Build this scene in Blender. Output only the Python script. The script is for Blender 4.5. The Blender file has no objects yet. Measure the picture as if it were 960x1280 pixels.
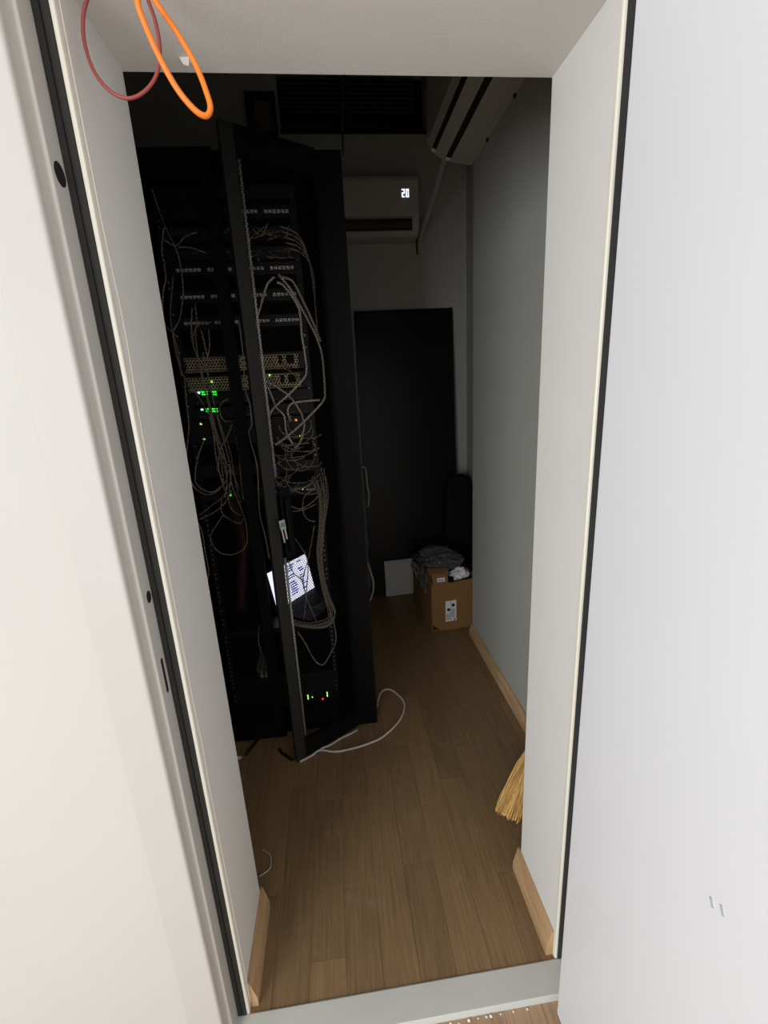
import bpy, bmesh, math, random
from mathutils import Vector, Matrix
random.seed(7)
S = bpy.context.scene
COL = S.collection
R = math.radians

# ------------------------------------------------------------------ camera
F = 563.9                                  # focal length in pixels of the 960x1280 frame
YAW, PITCH, ROLL = 0.0983, 0.26943, -0.05202
CAM = Vector((0.3231, -0.7935, 1.4887))
fw = Vector((math.sin(YAW)*math.cos(PITCH), math.cos(YAW)*math.cos(PITCH), -math.sin(PITCH)))
rt0 = Vector((math.cos(YAW), -math.sin(YAW), 0)); up0 = rt0.cross(fw)
rt = math.cos(ROLL)*rt0 + math.sin(ROLL)*up0
up = -math.sin(ROLL)*rt0 + math.cos(ROLL)*up0
cd = bpy.data.cameras.new('camera'); cam = bpy.data.objects.new('camera', cd); COL.objects.link(cam)
cam.matrix_world = Matrix(((rt.x, up.x, -fw.x, CAM.x), (rt.y, up.y, -fw.y, CAM.y), (rt.z, up.z, -fw.z, CAM.z), (0, 0, 0, 1)))
cd.sensor_fit = 'VERTICAL'; cd.sensor_height = 24; cd.lens = F/1280*24; cd.clip_start = 0.02
S.camera = cam
def at(px, py, y=None, z=None, x=None):
    d = rt*((px-480)/F) - up*((py-640)/F) + fw
    if y is not None: t = (y-CAM.y)/d.y
    elif z is not None: t = (z-CAM.z)/d.z
    else: t = (x-CAM.x)/d.x
    return CAM + d*t

# ------------------------------------------------------------------ world, lights, exposure
w = bpy.data.worlds.new('world'); S.world = w; w.use_nodes = True
w.node_tree.nodes['Background'].inputs[0].default_value = (1.0, 0.97, 0.93, 1)
w.node_tree.nodes['Background'].inputs[1].default_value = 1.0
def area(name, loc, target, sx, sy, power, col):
    l = bpy.data.lights.new(name, 'AREA'); l.shape = 'RECTANGLE'; l.size = sx; l.size_y = sy; l.energy = power; l.color = col
    o = bpy.data.objects.new(name, l); COL.objects.link(o); o.location = loc
    o.rotation_euler = (Vector(target)-Vector(loc)).to_track_quat('-Z', 'Y').to_euler(); return o
area('assumed_hall_light', (-1.9, -3.0, 1.35), (0.6, 0, 0.9), 1.6, 1.6, 100, (0.90, 0.95, 1.0))  # assumed soft source, added unseen behind and left of the camera; no window there
S.view_settings.view_transform = 'Standard'; S.view_settings.look = 'None'
S.view_settings.gamma = 1; S.view_settings.use_curve_mapping = False
S.view_settings.exposure = 0.0

# ------------------------------------------------------------------ materials
def lin(c): return tuple(((v/255)/12.92 if v/255 <= .04045 else ((v/255+.055)/1.055)**2.4) for v in c)
def mat(name, rgb, rough=.6, metal=0, emit=None, strength=0, noise=0, scale=8, bump=0, bscale=200, rnd=0, trans=0, alpha=1, spec=None):
    m = bpy.data.materials.new(name); m.use_nodes = True
    nt = m.node_tree; b = nt.nodes['Principled BSDF']; N = nt.nodes.new; L = nt.links.new
    c = lin(rgb)+(1,)
    b.inputs['Base Color'].default_value = c; b.inputs['Roughness'].default_value = rough; b.inputs['Metallic'].default_value = metal
    if spec is not None: b.inputs['Specular IOR Level'].default_value = spec
    if emit: b.inputs['Emission Color'].default_value = lin(emit)+(1,); b.inputs['Emission Strength'].default_value = strength
    if trans: b.inputs['Transmission Weight'].default_value = trans
    if alpha < 1: b.inputs['Alpha'].default_value = alpha
    if noise or rnd:
        tc = N('ShaderNodeTexCoord'); n = N('ShaderNodeTexNoise'); n.inputs['Scale'].default_value = scale; n.inputs['Detail'].default_value = 5
        L(tc.outputs['Object'], n.inputs['Vector'])
        mr = N('ShaderNodeMapRange'); mr.inputs[3].default_value = 1-noise; mr.inputs[4].default_value = 1+noise
        L(n.outputs['Fac'], mr.inputs[0])
        val = mr.outputs[0]
        if rnd:
            oi = N('ShaderNodeObjectInfo'); m2 = N('ShaderNodeMapRange'); m2.inputs[3].default_value = 1-rnd; m2.inputs[4].default_value = 1+rnd
            L(oi.outputs['Random'], m2.inputs[0]); mm = N('ShaderNodeMath'); mm.operation = 'MULTIPLY'
            L(val, mm.inputs[0]); L(m2.outputs[0], mm.inputs[1]); val = mm.outputs[0]
        vm = N('ShaderNodeVectorMath'); vm.operation = 'SCALE'; vm.inputs[0].default_value = c[:3]
        L(val, vm.inputs['Scale']); L(vm.outputs[0], b.inputs['Base Color'])
    if bump:
        tc = N('ShaderNodeTexCoord'); n = N('ShaderNodeTexNoise'); n.inputs['Scale'].default_value = bscale; n.inputs['Detail'].default_value = 4
        L(tc.outputs['Object'], n.inputs['Vector'])
        bp = N('ShaderNodeBump'); bp.inputs['Strength'].default_value = bump; bp.inputs['Distance'].default_value = .002
        L(n.outputs['Fac'], bp.inputs['Height']); L(bp.outputs[0], b.inputs['Normal'])
    return m
def wood(name, rgb, rnd, dust):
    m = bpy.data.materials.new(name); m.use_nodes = True
    nt = m.node_tree; b = nt.nodes['Principled BSDF']; N = nt.nodes.new; L = nt.links.new
    g = N('ShaderNodeNewGeometry'); mp = N('ShaderNodeMapping'); mp.inputs['Scale'].default_value = (130, 5, 20)
    oi = N('ShaderNodeObjectInfo'); ad = N('ShaderNodeVectorMath'); ad.operation = 'ADD'
    sc = N('ShaderNodeVectorMath'); sc.operation = 'SCALE'; sc.inputs['Scale'].default_value = 9
    cmb = N('ShaderNodeCombineXYZ'); L(oi.outputs['Random'], cmb.inputs[1]); L(cmb.outputs[0], sc.inputs[0])
    L(g.outputs['Position'], ad.inputs[0]); L(sc.outputs[0], ad.inputs[1]); L(ad.outputs[0], mp.inputs[0])
    n = N('ShaderNodeTexNoise'); n.inputs['Scale'].default_value = 1; n.inputs['Detail'].default_value = 6; n.inputs['Roughness'].default_value = .65
    L(mp.outputs[0], n.inputs['Vector'])
    c = lin(rgb)
    cr = N('ShaderNodeValToRGB'); cr.color_ramp.elements[0].position = .3; cr.color_ramp.elements[1].position = .72
    cr.color_ramp.elements[0].color = (c[0]*.75, c[1]*.72, c[2]*.68, 1); cr.color_ramp.elements[1].color = (c[0]*1.22, c[1]*1.22, c[2]*1.22, 1)
    L(n.outputs['Fac'], cr.inputs[0])
    m2 = N('ShaderNodeMapRange'); m2.inputs[3].default_value = 1-rnd; m2.inputs[4].default_value = 1+rnd; L(oi.outputs['Random'], m2.inputs[0])
    vm = N('ShaderNodeVectorMath'); vm.operation = 'SCALE'; L(cr.outputs[0], vm.inputs[0]); L(m2.outputs[0], vm.inputs['Scale'])
    # dusty scuffs
    dn = N('ShaderNodeTexNoise'); dn.inputs['Scale'].default_value = 7; dn.inputs['Detail'].default_value = 9; dn.inputs['Roughness'].default_value = .8
    L(g.outputs['Position'], dn.inputs['Vector'])
    dr = N('ShaderNodeMapRange'); dr.inputs[1].default_value = .56; dr.inputs[2].default_value = .8; dr.inputs[3].default_value = 0; dr.inputs[4].default_value = dust
    L(dn.outputs['Fac'], dr.inputs[0])
    mx = N('ShaderNodeMix'); mx.data_type = 'RGBA'; L(dr.outputs[0], mx.inputs[0]); L(vm.outputs[0], mx.inputs[6]); mx.inputs[7].default_value = lin((190, 180, 168))+(1,)
    L(mx.outputs[2], b.inputs['Base Color']); b.inputs['Roughness'].default_value = .5
    bp = N('ShaderNodeBump'); bp.inputs['Strength'].default_value = .12; bp.inputs['Distance'].default_value = .002
    L(n.outputs['Fac'], bp.inputs['Height']); L(bp.outputs[0], b.inputs['Normal'])
    return m
M = dict(
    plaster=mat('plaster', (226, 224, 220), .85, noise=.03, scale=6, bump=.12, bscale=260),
    plaster_dimmed=mat('plaster_dimmed', (176, 175, 167), .9, noise=.05, scale=5, bump=.15, bscale=220),  # greyer than the reveal plaster: the colour itself carries the room's dimness
    ceiling=mat('ceiling_paint', (205, 204, 198), .9, noise=.05, scale=4),
    wallout=mat('hall_paint', (193, 191, 186), .85, noise=.03, scale=3, bump=.12, bscale=260),
    frame=mat('frame_paint', (190, 187, 182), .55, spec=.25, noise=.02, scale=10),
    edge=mat('frame_edge_paint', (232, 228, 214), .4),
    leaf=mat('leaf_paint', (223, 224, 228), .45, noise=.02, scale=5, bump=.05, bscale=300),
    gasket=mat('gasket_rubber', (42, 42, 40), .8),
    hole=mat('dark_hole', (6, 5, 7), .9),
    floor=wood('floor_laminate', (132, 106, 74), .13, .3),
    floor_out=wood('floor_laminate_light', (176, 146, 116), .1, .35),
    joint=mat('floor_joint', (40, 31, 25), .8),
    skirt=wood('skirting_oak', (190, 157, 118), .03, .12),
    thr=mat('threshold_aluminium', (194, 194, 187), .6, noise=.1, scale=9),
    rack=mat('rack_black', (9, 9, 10), .6, noise=.1, scale=4, spec=.15),
    rack_in=mat('rack_inner_panel', (9, 9, 10), .22),
    leafm=mat('rack_leaf_grey', (42, 42, 39), .5, spec=.3),
    meshm=mat('rack_mesh_black', (10, 10, 10), .7, spec=.15),
    rail=mat('rail_black', (22, 22, 25), .5),
    nut=mat('cage_nut_steel', (165, 165, 175), .35, .6),
    steel=mat('steel_rod', (225, 222, 214), .4, .2),
    dev=mat('device_black', (24, 24, 27), .5),
    devblue=mat('device_navy', (28, 30, 44), .5),
    port=mat('port_strip_grey', (235, 232, 232), .5),
    server=mat('server_galvanised', (220, 208, 172), .5, .1, noise=.25, scale=60),
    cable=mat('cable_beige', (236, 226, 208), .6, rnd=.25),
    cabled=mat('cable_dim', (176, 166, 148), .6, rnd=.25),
    cablew=mat('cable_white', (205, 200, 188), .5),
    cabley=mat('cable_yellow', (196, 150, 60), .5),
    cableb=mat('cable_black', (14, 14, 15), .5),
    hose=mat('hose_brown', (72, 38, 26), .5),
    orange=mat('cable_orange', (236, 126, 34), .45),
    redc=mat('cable_redbrown', (146, 64, 58), .5),
    ac=mat('ac_white', (184, 182, 174), .45, noise=.02),
    acscuff=mat('scuff_grey', (176, 176, 184), .7),
    acd=mat('ac_slot', (18, 16, 14), .6),
    acg=mat('ac_louvre', (90, 80, 68), .6),
    glass=mat('dark_glass', (5, 4, 6), .12),
    slat=mat('slat_redbrown', (58, 32, 30), .6),
    card=mat('cardboard', (134, 98, 56), .85, noise=.1, scale=14, bump=.1, bscale=150),
    cardin=mat('cardboard_inside', (120, 88, 56), .9),
    film=mat('plastic_film', (205, 208, 208), .12, trans=.88),
    paper=mat('paper_white', (226, 226, 226), .7),
    ink=mat('label_ink', (40, 34, 44), .8),
    panelw=mat('panel_white', (205, 206, 200), .6),
    blackp=mat('panel_black', (8, 8, 10), .38, spec=.3),
    bag=mat('bag_black', (12, 12, 13), .75, spec=.2),
    straw=mat('broom_straw', (214, 170, 92), .7, rnd=.0, noise=.3, scale=60),
    strawd=mat('broom_straw_dark', (168, 122, 58), .7),
    stick=mat('broom_stick', (150, 112, 70), .6),
    chip=mat('plaster_chip', (232, 230, 224), .9),
    tag=mat('key_tag', (190, 200, 198), .4),
    tagb=mat('key_tag_insert', (120, 150, 155), .5),
    bluetag=mat('blue_tag', (60, 62, 120), .5),
    lcd=mat('laptop_screen', (20, 20, 20), .3, emit=(235, 238, 255), strength=1.1),
    lcdtext=mat('laptop_text', (20, 20, 60), .4, emit=(36, 36, 190), strength=.6),
    digit=mat('display_digit', (220, 225, 255), .4, emit=(225, 232, 255), strength=2.2),
    green=mat('led_green', (10, 80, 20), .4, emit=(40, 255, 60), strength=1.8),
    lime=mat('led_lime', (60, 100, 20), .4, emit=(190, 255, 130), strength=2.0),
    gled=mat('led_palegreen', (160, 220, 190), .4, emit=(190, 255, 225), strength=2.2),
    red=mat('led_red', (120, 10, 20), .4, emit=(255, 60, 70), strength=2.0),
    amber=mat('led_amber', (120, 50, 10), .4, emit=(255, 150, 70), strength=2.0),
    yellow=mat('led_yellow', (120, 110, 20), .4, emit=(255, 235, 110), strength=1.6),
)

# ------------------------------------------------------------------ mesh helpers
class MB:
    def __init__(s): s.v = []; s.f = []
    def add(s, vs, fs):
        o = len(s.v); s.v += [tuple(v) for v in vs]; s.f += [tuple(i+o for i in f) for f in fs]; return s
    def box(s, x0, x1, y0, y1, z0, z1, mtx=None):
        vs = [Vector((x, y, z)) for z in (z0, z1) for y in (y0, y1) for x in (x0, x1)]
        if mtx is not None: vs = [mtx @ v for v in vs]
        return s.add(vs, [(0, 2, 3, 1), (4, 5, 7, 6), (0, 1, 5, 4), (2, 6, 7, 3), (0, 4, 6, 2), (1, 3, 7, 5)])
    def prism(s, poly, axis, a, b):
        # poly of 2D points extruded along axis; 'z': (x,y), 'y': (x,z), 'x': (y,z)
        def P(p, t): return {'z': (p[0], p[1], t), 'y': (p[0], t, p[1]), 'x': (t, p[0], p[1])}[axis]
        n = len(poly)
        return s.add([P(p, a) for p in poly]+[P(p, b) for p in poly],
                     [tuple(range(n)), tuple(range(2*n-1, n-1, -1))]+[(i, n+i, n+(i+1) % n, (i+1) % n) for i in range(n)])
    def cyl(s, p, q, r0, r1=None, n=12, cap=True):
        r1 = r0 if r1 is None else r1; p = Vector(p); q = Vector(q); d = (q-p).normalized()
        a = d.orthogonal().normalized(); b = d.cross(a)
        vs = [c+(a*math.cos(2*math.pi*i/n)+b*math.sin(2*math.pi*i/n))*r for c, r in ((p, r0), (q, r1)) for i in range(n)]
        fs = [(i, (i+1) % n, n+(i+1) % n, n+i) for i in range(n)]
        if cap: fs += [tuple(range(n-1, -1, -1)), tuple(range(n, 2*n))]
        return s.add(vs, fs)
    def tube(s, pts, r, n=6, sub=6):
        P = [Vector(p) for p in pts]; path = []
        for i in range(len(P)-1):
            p0 = P[i-1] if i else P[i]*2-P[i+1]; p1, p2 = P[i], P[i+1]; p3 = P[i+2] if i+2 < len(P) else P[i+1]*2-P[i]
            for k in range(sub):
                t = k/sub
                path.append(.5*((2*p1)+(p2-p0)*t+(2*p0-5*p1+4*p2-p3)*t*t+(3*p1-p0-3*p2+p3)*t**3))
        path.append(P[-1])
        a = None; vs = []
        for i, c in enumerate(path):
            d = (path[min(i+1, len(path)-1)]-path[max(i-1, 0)]).normalized()
            a = d.orthogonal().normalized() if a is None else (a-d*a.dot(d)).normalized()
            b = d.cross(a)
            vs += [c+(a*math.cos(2*math.pi*k/n)+b*math.sin(2*math.pi*k/n))*r for k in range(n)]
        fs = [(i*n+k, i*n+(k+1) % n, (i+1)*n+(k+1) % n, (i+1)*n+k) for i in range(len(path)-1) for k in range(n)]
        fs += [tuple(range(n-1, -1, -1)), tuple(range(len(path)*n-n, len(path)*n))]
        return s.add(vs, fs)
    def build(s, name, m, parent=None, smooth=False, local=False, bevel=0):
        vs = [Vector(v) for v in s.v]
        c = Vector((0, 0, 0))
        if not local:
            lo = [min(v[i] for v in vs) for i in range(3)]; hi = [max(v[i] for v in vs) for i in range(3)]
            c = Vector(((lo[0]+hi[0])/2, (lo[1]+hi[1])/2, lo[2]))
        me = bpy.data.meshes.new(name); me.from_pydata([v-c for v in vs], [], s.f)
        bm = bmesh.new(); bm.from_mesh(me); bmesh.ops.recalc_face_normals(bm, faces=bm.faces); bm.to_mesh(me); bm.free()
        me.materials.append(M[m]); me.update()
        if smooth: me.shade_smooth()
        o = bpy.data.objects.new(name, me); COL.objects.link(o); o.location = c
        if parent is not None:
            o.parent = parent
            if not local:
                o.matrix_parent_inverse = PM(parent).inverted()
        if bevel:
            md = o.modifiers.new('bevel', 'BEVEL'); md.width = bevel; md.segments = 2; md.limit_method = 'ANGLE'; md.angle_limit = R(40)
        return o
def PM(o):
    m = Matrix.Translation(o.location) @ o.rotation_euler.to_matrix().to_4x4()
    return (PM(o.parent) @ o.matrix_parent_inverse @ m) if o.parent else m
def tag(o, label=None, cat=None, group=None, kind=None):
    if label: o['label'] = label
    if cat: o['category'] = cat
    if group: o['group'] = group
    if kind: o['kind'] = kind
    return o
def empty(name, loc, rz=0, parent=None):
    o = bpy.data.objects.new(name, None); COL.objects.link(o); o.location = loc; o.rotation_euler = (0, 0, rz); o.empty_display_size = .05
    o.parent = parent; return o
def box(name, m, x0, x1, y0, y1, z0, z1, parent=None, bevel=0, **k): return MB().box(x0, x1, y0, y1, z0, z1).build(name, m, parent, bevel=bevel, **k)
def arc(cx, cy, r, a0, a1, n=4): return [(cx+r*math.cos(R(a0+(a1-a0)*i/n)), cy+r*math.sin(R(a0+(a1-a0)*i/n))) for i in range(n+1)]

# ------------------------------------------------------------------ setting
W, D, H = .795, .227, 2.05          # doorway width, wall thickness, height
YF = -.056                          # outer face of the front wall
XR, XA, YE, YB, XL, ZC = 1.067, 1.27, 1.615, 2.42, -1.3, 3.4
YO, VX0, VX1, VZ0, VZ1 = 2.42, .142, 1.03, 2.975, 3.32   # opening high in the back wall

b = MB(); b.box(-3, -.115, YF, D, -.03, 3.6)
b.box(W+.115, 3, YF, D, -.03, 3.6)
b.box(-.115, W+.115, YF, .03, H+.115, 3.6)
tag(b.build('wall_front', 'wallout'), 'off-white hall wall around the doorway', kind='structure')
b = MB(); b.box(-.115, 0, .008, D, -.03, 3.6); b.box(W, W+.115, .008, D, -.03, 3.6); b.box(0, W, .008, D, H, 3.6)
tag(b.build('wall_reveal', 'plaster'), 'white plastered reveal and soffit of the doorway', kind='structure')
tag(box('wall_right', 'plaster_dimmed', XR, XR+.5, D, YE, -.03, ZC), 'greyed-down room wall right of the doorway', kind='structure')
tag(box('wall_alcove', 'plaster_dimmed', XA, XA+.3, YE, YB+.3, -.03, ZC), 'dim wall beyond the end of the right wall', kind='structure')
tag(box('wall_left', 'plaster_dimmed', XL-.2, XL, D, YB+.3, -.03, ZC), 'dark room wall left of the rack', kind='structure')
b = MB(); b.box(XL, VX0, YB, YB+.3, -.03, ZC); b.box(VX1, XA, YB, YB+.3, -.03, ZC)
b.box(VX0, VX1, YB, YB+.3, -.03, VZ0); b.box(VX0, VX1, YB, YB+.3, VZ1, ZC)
tag(b.build('wall_back', 'plaster_dimmed'), 'dim back wall with a dark opening near the ceiling', kind='structure')
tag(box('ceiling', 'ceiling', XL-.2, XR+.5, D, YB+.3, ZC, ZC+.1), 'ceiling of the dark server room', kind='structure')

# floors: planks as children
def plank_floor(name, label, m, x0, x1, y0, y1, ztop, joints, seed, pitch=.096, off=.051):
    rnd = random.Random(seed)
    f = tag(box(name, 'joint', x0, x1, y0, y1, ztop-.04, ztop-.0022), label, kind='structure')
    k0 = math.floor((x0-off)/pitch)
    for k in range(k0, math.ceil((x1-off)/pitch)):
        a = max(x0, off+k*pitch); c = min(x1, off+(k+1)*pitch)
        if c-a < .01: continue
        ys = [y0]; y = joints.get(k, y0+rnd.uniform(.15, .62))
        while y < y1-.05: ys.append(y); y += rnd.uniform(.48, .64)
        ys.append(y1)
        for p, q in zip(ys[:-1], ys[1:]):
            box('plank', m, a+.0004, c-.0004, p+.0004, q-.0004, ztop-.012, ztop-rnd.uniform(0, .0004), f)
    return f
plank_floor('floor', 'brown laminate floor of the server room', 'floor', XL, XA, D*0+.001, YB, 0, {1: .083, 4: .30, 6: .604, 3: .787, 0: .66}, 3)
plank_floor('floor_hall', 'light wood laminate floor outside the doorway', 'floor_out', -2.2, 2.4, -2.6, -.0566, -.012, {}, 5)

tag(MB().prism([(-.0562, -.05), (-.0562, -.0118), (-.076, -.0118), (-.076, -.008), (-.0735, -.0015), (-.07, 0.003), (-.004, .0035), (0, 0.0005), (0, -.05)], 'x', -.03, W+.03).build('trim_1', 'thr'),
    'grey metal threshold strip across the doorway', kind='structure')
def skirt(name, label, prof, axis, a, c):
    tag(MB().prism(prof, axis, a, c).build(name, 'skirt'), label, kind='structure')
hs = .085
skirt('baseboard_left', 'oak skirting on the left reveal', [(.0, 0), (.02, 0), (.02, .03), (.012, .06), (.006, hs), (0, hs)], 'y', .012, D+.012)
skirt('baseboard_right', 'oak skirting on the right reveal', [(W, 0), (W-.02, 0), (W-.02, .03), (W-.012, .06), (W-.006, hs), (W, hs)], 'y', .010, D+.012)
skirt('baseboard_room', 'oak skirting along the right room wall', [(XR, 0), (XR-.02, 0), (XR-.02, .03), (XR-.012, .055), (XR-.006, .07), (XR, .07)], 'y', D+.02, YE)

# door frame, gasket and open leaf
door = tag(empty('door_1', (W/2, 0, 0)), 'white metal door frame with its leaf swung wide open', kind='structure')
prof = [(-.115, .008), (-.115, -.058)]+arc(-.112, -.059, .003, 180, 270)+arc(-.046, -.056, .006, 270, 360)+[(-.040, -.046)]+[(-.0395, -.0415)]+arc(-.0312, -.0383, .0032, 270, 360)+[(-.028, -.001), (-.027, 0), (-.005, 0)]+arc(-.005, .005, .005, 270, 360)+[(0, .008)]
MB().prism(prof, 'z', -.012, H).build('jamb', 'frame', door)
MB().prism([(W-x, y) for x, y in prof], 'z', -.012, H).build('jamb', 'frame', door)
b = MB(); b.prism([(y, H-x) for x, y in prof], 'x', -.115, W+.115); b.build('frame_header', 'frame', door)
nose = [(-.0062, .001), (-.0062, -.0012)]+arc(-.003, .0018, .0034, 270, 360)+[(.0004, .0078), (-.002, .0078)]
MB().prism(nose, 'z', -.01, H-.004).build('edge_bead', 'edge', door)
MB().prism([(W-x, y) for x, y in nose], 'z', .004, H-.004).build('edge_bead', 'edge', door)
gp = [(-.0275, 0), (-.0275, -.004), (-.019, -.0045), (-.0175, -.001), (-.016, -.0045), (-.0075, -.004), (-.0065, 0)]
MB().prism(gp, 'z', 0.004, H-.004).build('gasket', 'gasket', door)
MB().prism([(W-x, y) for x, y in gp], 'z', 0.004, H-.004).build('gasket', 'gasket', door)
MB().prism([(y, H-x) for x, y in gp], 'x', -.004, W+.004).build('gasket', 'gasket', door)
def hole(px, py, ry, rz):
    c = at(px, py, x=-.028); n = 18
    ring = [(c.y+ry*math.cos(2*math.pi*i/n), c.z+rz*math.sin(2*math.pi*i/n)) for i in range(n)]
    MB().prism(ring, 'x', -.029, -.0277).build('strike_hole', 'hole', door)  # flat black disc, the shade inside the hole given as colour
hole(75, 218, .0135, .0155); hole(186, 746, .009, .0115)
c0 = at(201.5, 823, x=-.028); c1 = at(210, 865, x=-.028)
zz0, zz1, yy = c1.z, c0.z, (c0.y+c1.y)/2
MB().prism(arc(yy, zz1-.004, .0045, 0, 180, 8)+arc(yy, zz0+.004, .0045, 180, 360, 8), 'x', -.029, -.0277).build('strike_slot', 'hole', door)  # flat black shape too, its inner shade is only colour
hole(281, 1180, .004, .022)
# sealant bead along the edge of the left reveal
pts = []
for i in range(60):
    z = .02+i*.034
    bulge = .010*math.exp(-((z-1.60)/.10)**2)+.004*math.exp(-((z-.80)/.05)**2)
    pts.append((.0016, .012+bulge, z))
MB().tube(pts, .0016, 6, 2).build('sealant_bead', 'edge', door, smooth=True)
# leaf: hinged at the right, swung about ninety degrees towards the viewer
lf = MB().prism(arc(.755, -.104, .004, 90, 180)+[(.7495, -1.0), (.806, -1.0), (.806, -.1)], 'z', .0, 2.03).build('door_leaf', 'leaf', door)
for z in (.25, 1.02, 1.8):
    MB().cyl((.826, -.088, z-.05), (.826, -.088, z+.05), .012).build('hinge', 'steel', door)
    box('hinge_plate', 'steel', .806, .826, -.092, -.088, z-.04, z+.04, door)
for (px, py) in ((890, 1128), (903, 1138)):
    c = at(px, py, x=.7505)
    MB().box(-.001, .0006, -.0018, .0018, -.006, .006, Matrix.Translation(c) @ Matrix.Rotation(R(-25), 4, 'X')).build('scuff', 'acscuff', door)

# dark high opening in the back wall
win = tag(empty('window_1', ((VX0+VX1)/2, YB+.08, VZ0)), 'dark opening high in the back wall with reddish slats', kind='structure')
box('pane', 'glass', VX0, VX1, YB+.16, YB+.18, VZ0, VZ1, win)
for i in range(8):
    z = VZ1-.02-i*.024
    MB().box(-.40, .40, -.002, .012, -.004, .006, Matrix.Translation(((VX0+VX1)/2-.02, YB+.12, z)) @ Matrix.Rotation(R(25), 4, 'X')).build('slat', 'slat', win)
box('sill', 'glass', VX0, VX1, YB-.012, YB+.1, VZ0-.012, VZ0+.004, win)
box('mullion', 'slat', .545, .56, YB+.10, YB+.15, VZ0, VZ1, win)

# ------------------------------------------------------------------ server rack
RX0, RX1, RY0, RY1, RH = -.40, .415, .957, 1.957, 2.249
rack = tag(empty('server_rack', ((RX0+RX1)/2, RY0, 0)), 'tall black server rack with its right mesh door leaf ajar', 'server rack')
for x in (RX0, RX1-.09):
    box('frame_upright', 'rack', x, x+.09, RY0, RY0+.06, 0, RH, rack)
    box('frame_upright', 'rack', x, x+.09, RY1-.06, RY1, 0, RH, rack)
box('top_beam', 'rack', RX0+.09, RX1-.09, RY0, RY0+.06, RH-.05, RH, rack)
box('bottom_beam', 'rack', RX0+.09, RX1-.09, RY0+.01, RY0+.06, .0, .03, rack)
box('side_panel', 'rack_in', RX0, RX0+.012, RY0+.06, RY1-.06, 0, RH, rack)
box('side_panel', 'rack', RX1-.012, RX1, RY0+.06, RY1-.06, 0, RH, rack)
box('top_panel', 'rack', RX0+.012, RX1-.012, RY0+.06, RY1-.06, RH-.02, RH, rack)
box('base_panel', 'rack', RX0+.012, RX1-.012, RY0+.06, RY1-.06, 0.0, .02, rack)
box('back_panel', 'rack', RX0+.09, RX1-.09, RY1-.03, RY1-.01, .0, RH, rack)
for x in (-.2395, .2365):
    r = box('mounting_rail', 'rail', x-.011, x+.011, 1.10, 1.13, .05, 2.2, rack)
    b = MB(); z = .1
    while z < 2.18:
        if random.random() < .62: b.box(x-.0035, x+.0035, 1.0965, 1.10, z-.0035, z+.0035)
        z += .0222
    tag(b.build('cage_nuts', 'nut', r), kind='stuff')

def mesh_panel(x0, x1, z0, z1, pitch=.0088, web=.0016):
    b = MB(); hh = pitch/math.sqrt(3)               # hexagonal perforations, pointed up
    row = 0; z = z0+hh
    while z < z1-hh*.9:
        x = x0+pitch/2+(pitch/2 if row % 2 else 0)
        while x < x1-pitch*.49:
            o = [(x+hh*math.sin(R(60*i)), z+hh*math.cos(R(60*i))) for i in range(6)]
            q = (pitch/2-web/2)/(pitch/2)
            n = [(x+hh*q*math.sin(R(60*i)), z+hh*q*math.cos(R(60*i))) for i in range(6)]
            b.add([(p[0], 0, p[1]) for p in o+n], [(i, (i+1) % 6, 6+(i+1) % 6, 6+i) for i in range(6)])
            x += pitch
        z += hh*1.5; row += 1
    return b
LW, LZ0, LZ1, LT = .315, .012, 2.246, .018
def rack_leaf(hx, sgn, ang, handle):
    # local: hinge at the origin, leaf runs along -x*sgn... outer face at y=-LT
    lf = MB(); X = lambda s: -sgn*s
    def bar(s0, s1, z0, z1): lf.box(min(X(s0), X(s1)), max(X(s0), X(s1)), -LT, 0, z0, z1)
    bar(0, .012, LZ0, LZ1)
    bar(.012, LW-.042, LZ1-.08, LZ1); bar(.012, LW-.042, LZ0, LZ0+.08)
    o = lf.build('door_leaf', 'rack', None, local=True)
    o.parent = rack; o.location = Vector((hx, RY0-.002, 0))-rack.location; o.rotation_euler = (0, 0, sgn*ang)
    a, c = sorted((X(LW-.042), X(LW)))
    MB().box(a, c, -LT, 0, LZ0, LZ1).build('edge_profile', 'leafm' if handle else 'rack', o, local=True)
    a, c = sorted((X(.012), X(LW-.042)))
    mp = mesh_panel(a-.003, c+.003, LZ0+.078, LZ1-.078)
    mp.v = [(v[0], -LT*.5, v[2]) for v in mp.v]
    tag(mp.build('perforated_panel', 'meshm', o, local=True), kind='stuff')
    return o, X
RIGHT, X = rack_leaf(.32, 1, R(32.4), True)
LEFT, X2 = rack_leaf(-.31, -1, R(2.0), False)
# lock on the ajar leaf: handle plate, swing handle, rods
hx = X(LW-.075)
MB().box(hx-.022, hx+.022, -LT-.006, -LT*.4, .90, 1.16).build('lock_plate', 'rack', RIGHT, local=True, bevel=.004)
MB().box(hx-.012, hx+.012, -LT-.026, -LT-.006, .93, 1.13).build('swing_handle', 'rack', RIGHT, local=True, bevel=.006)
for z0, z1 in ((1.2, 2.22), (.09, .89)):
    MB().cyl((X(LW-.062), .010, z0), (X(LW-.062), .010, z1), .005, n=8).build('lock_rod', 'steel', RIGHT, local=True, smooth=True)
for z in (.4, 1.15, 1.85):
    MB().cyl((0, -.006, z-.04), (0, -.006, z+.04), .008, n=8).build('leaf_hinge', 'dev', RIGHT, local=True)
    MB().cyl((0, -.006, z-.04), (0, -.006, z+.04), .008, n=8).build('leaf_hinge', 'dev', LEFT, local=True)

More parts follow.
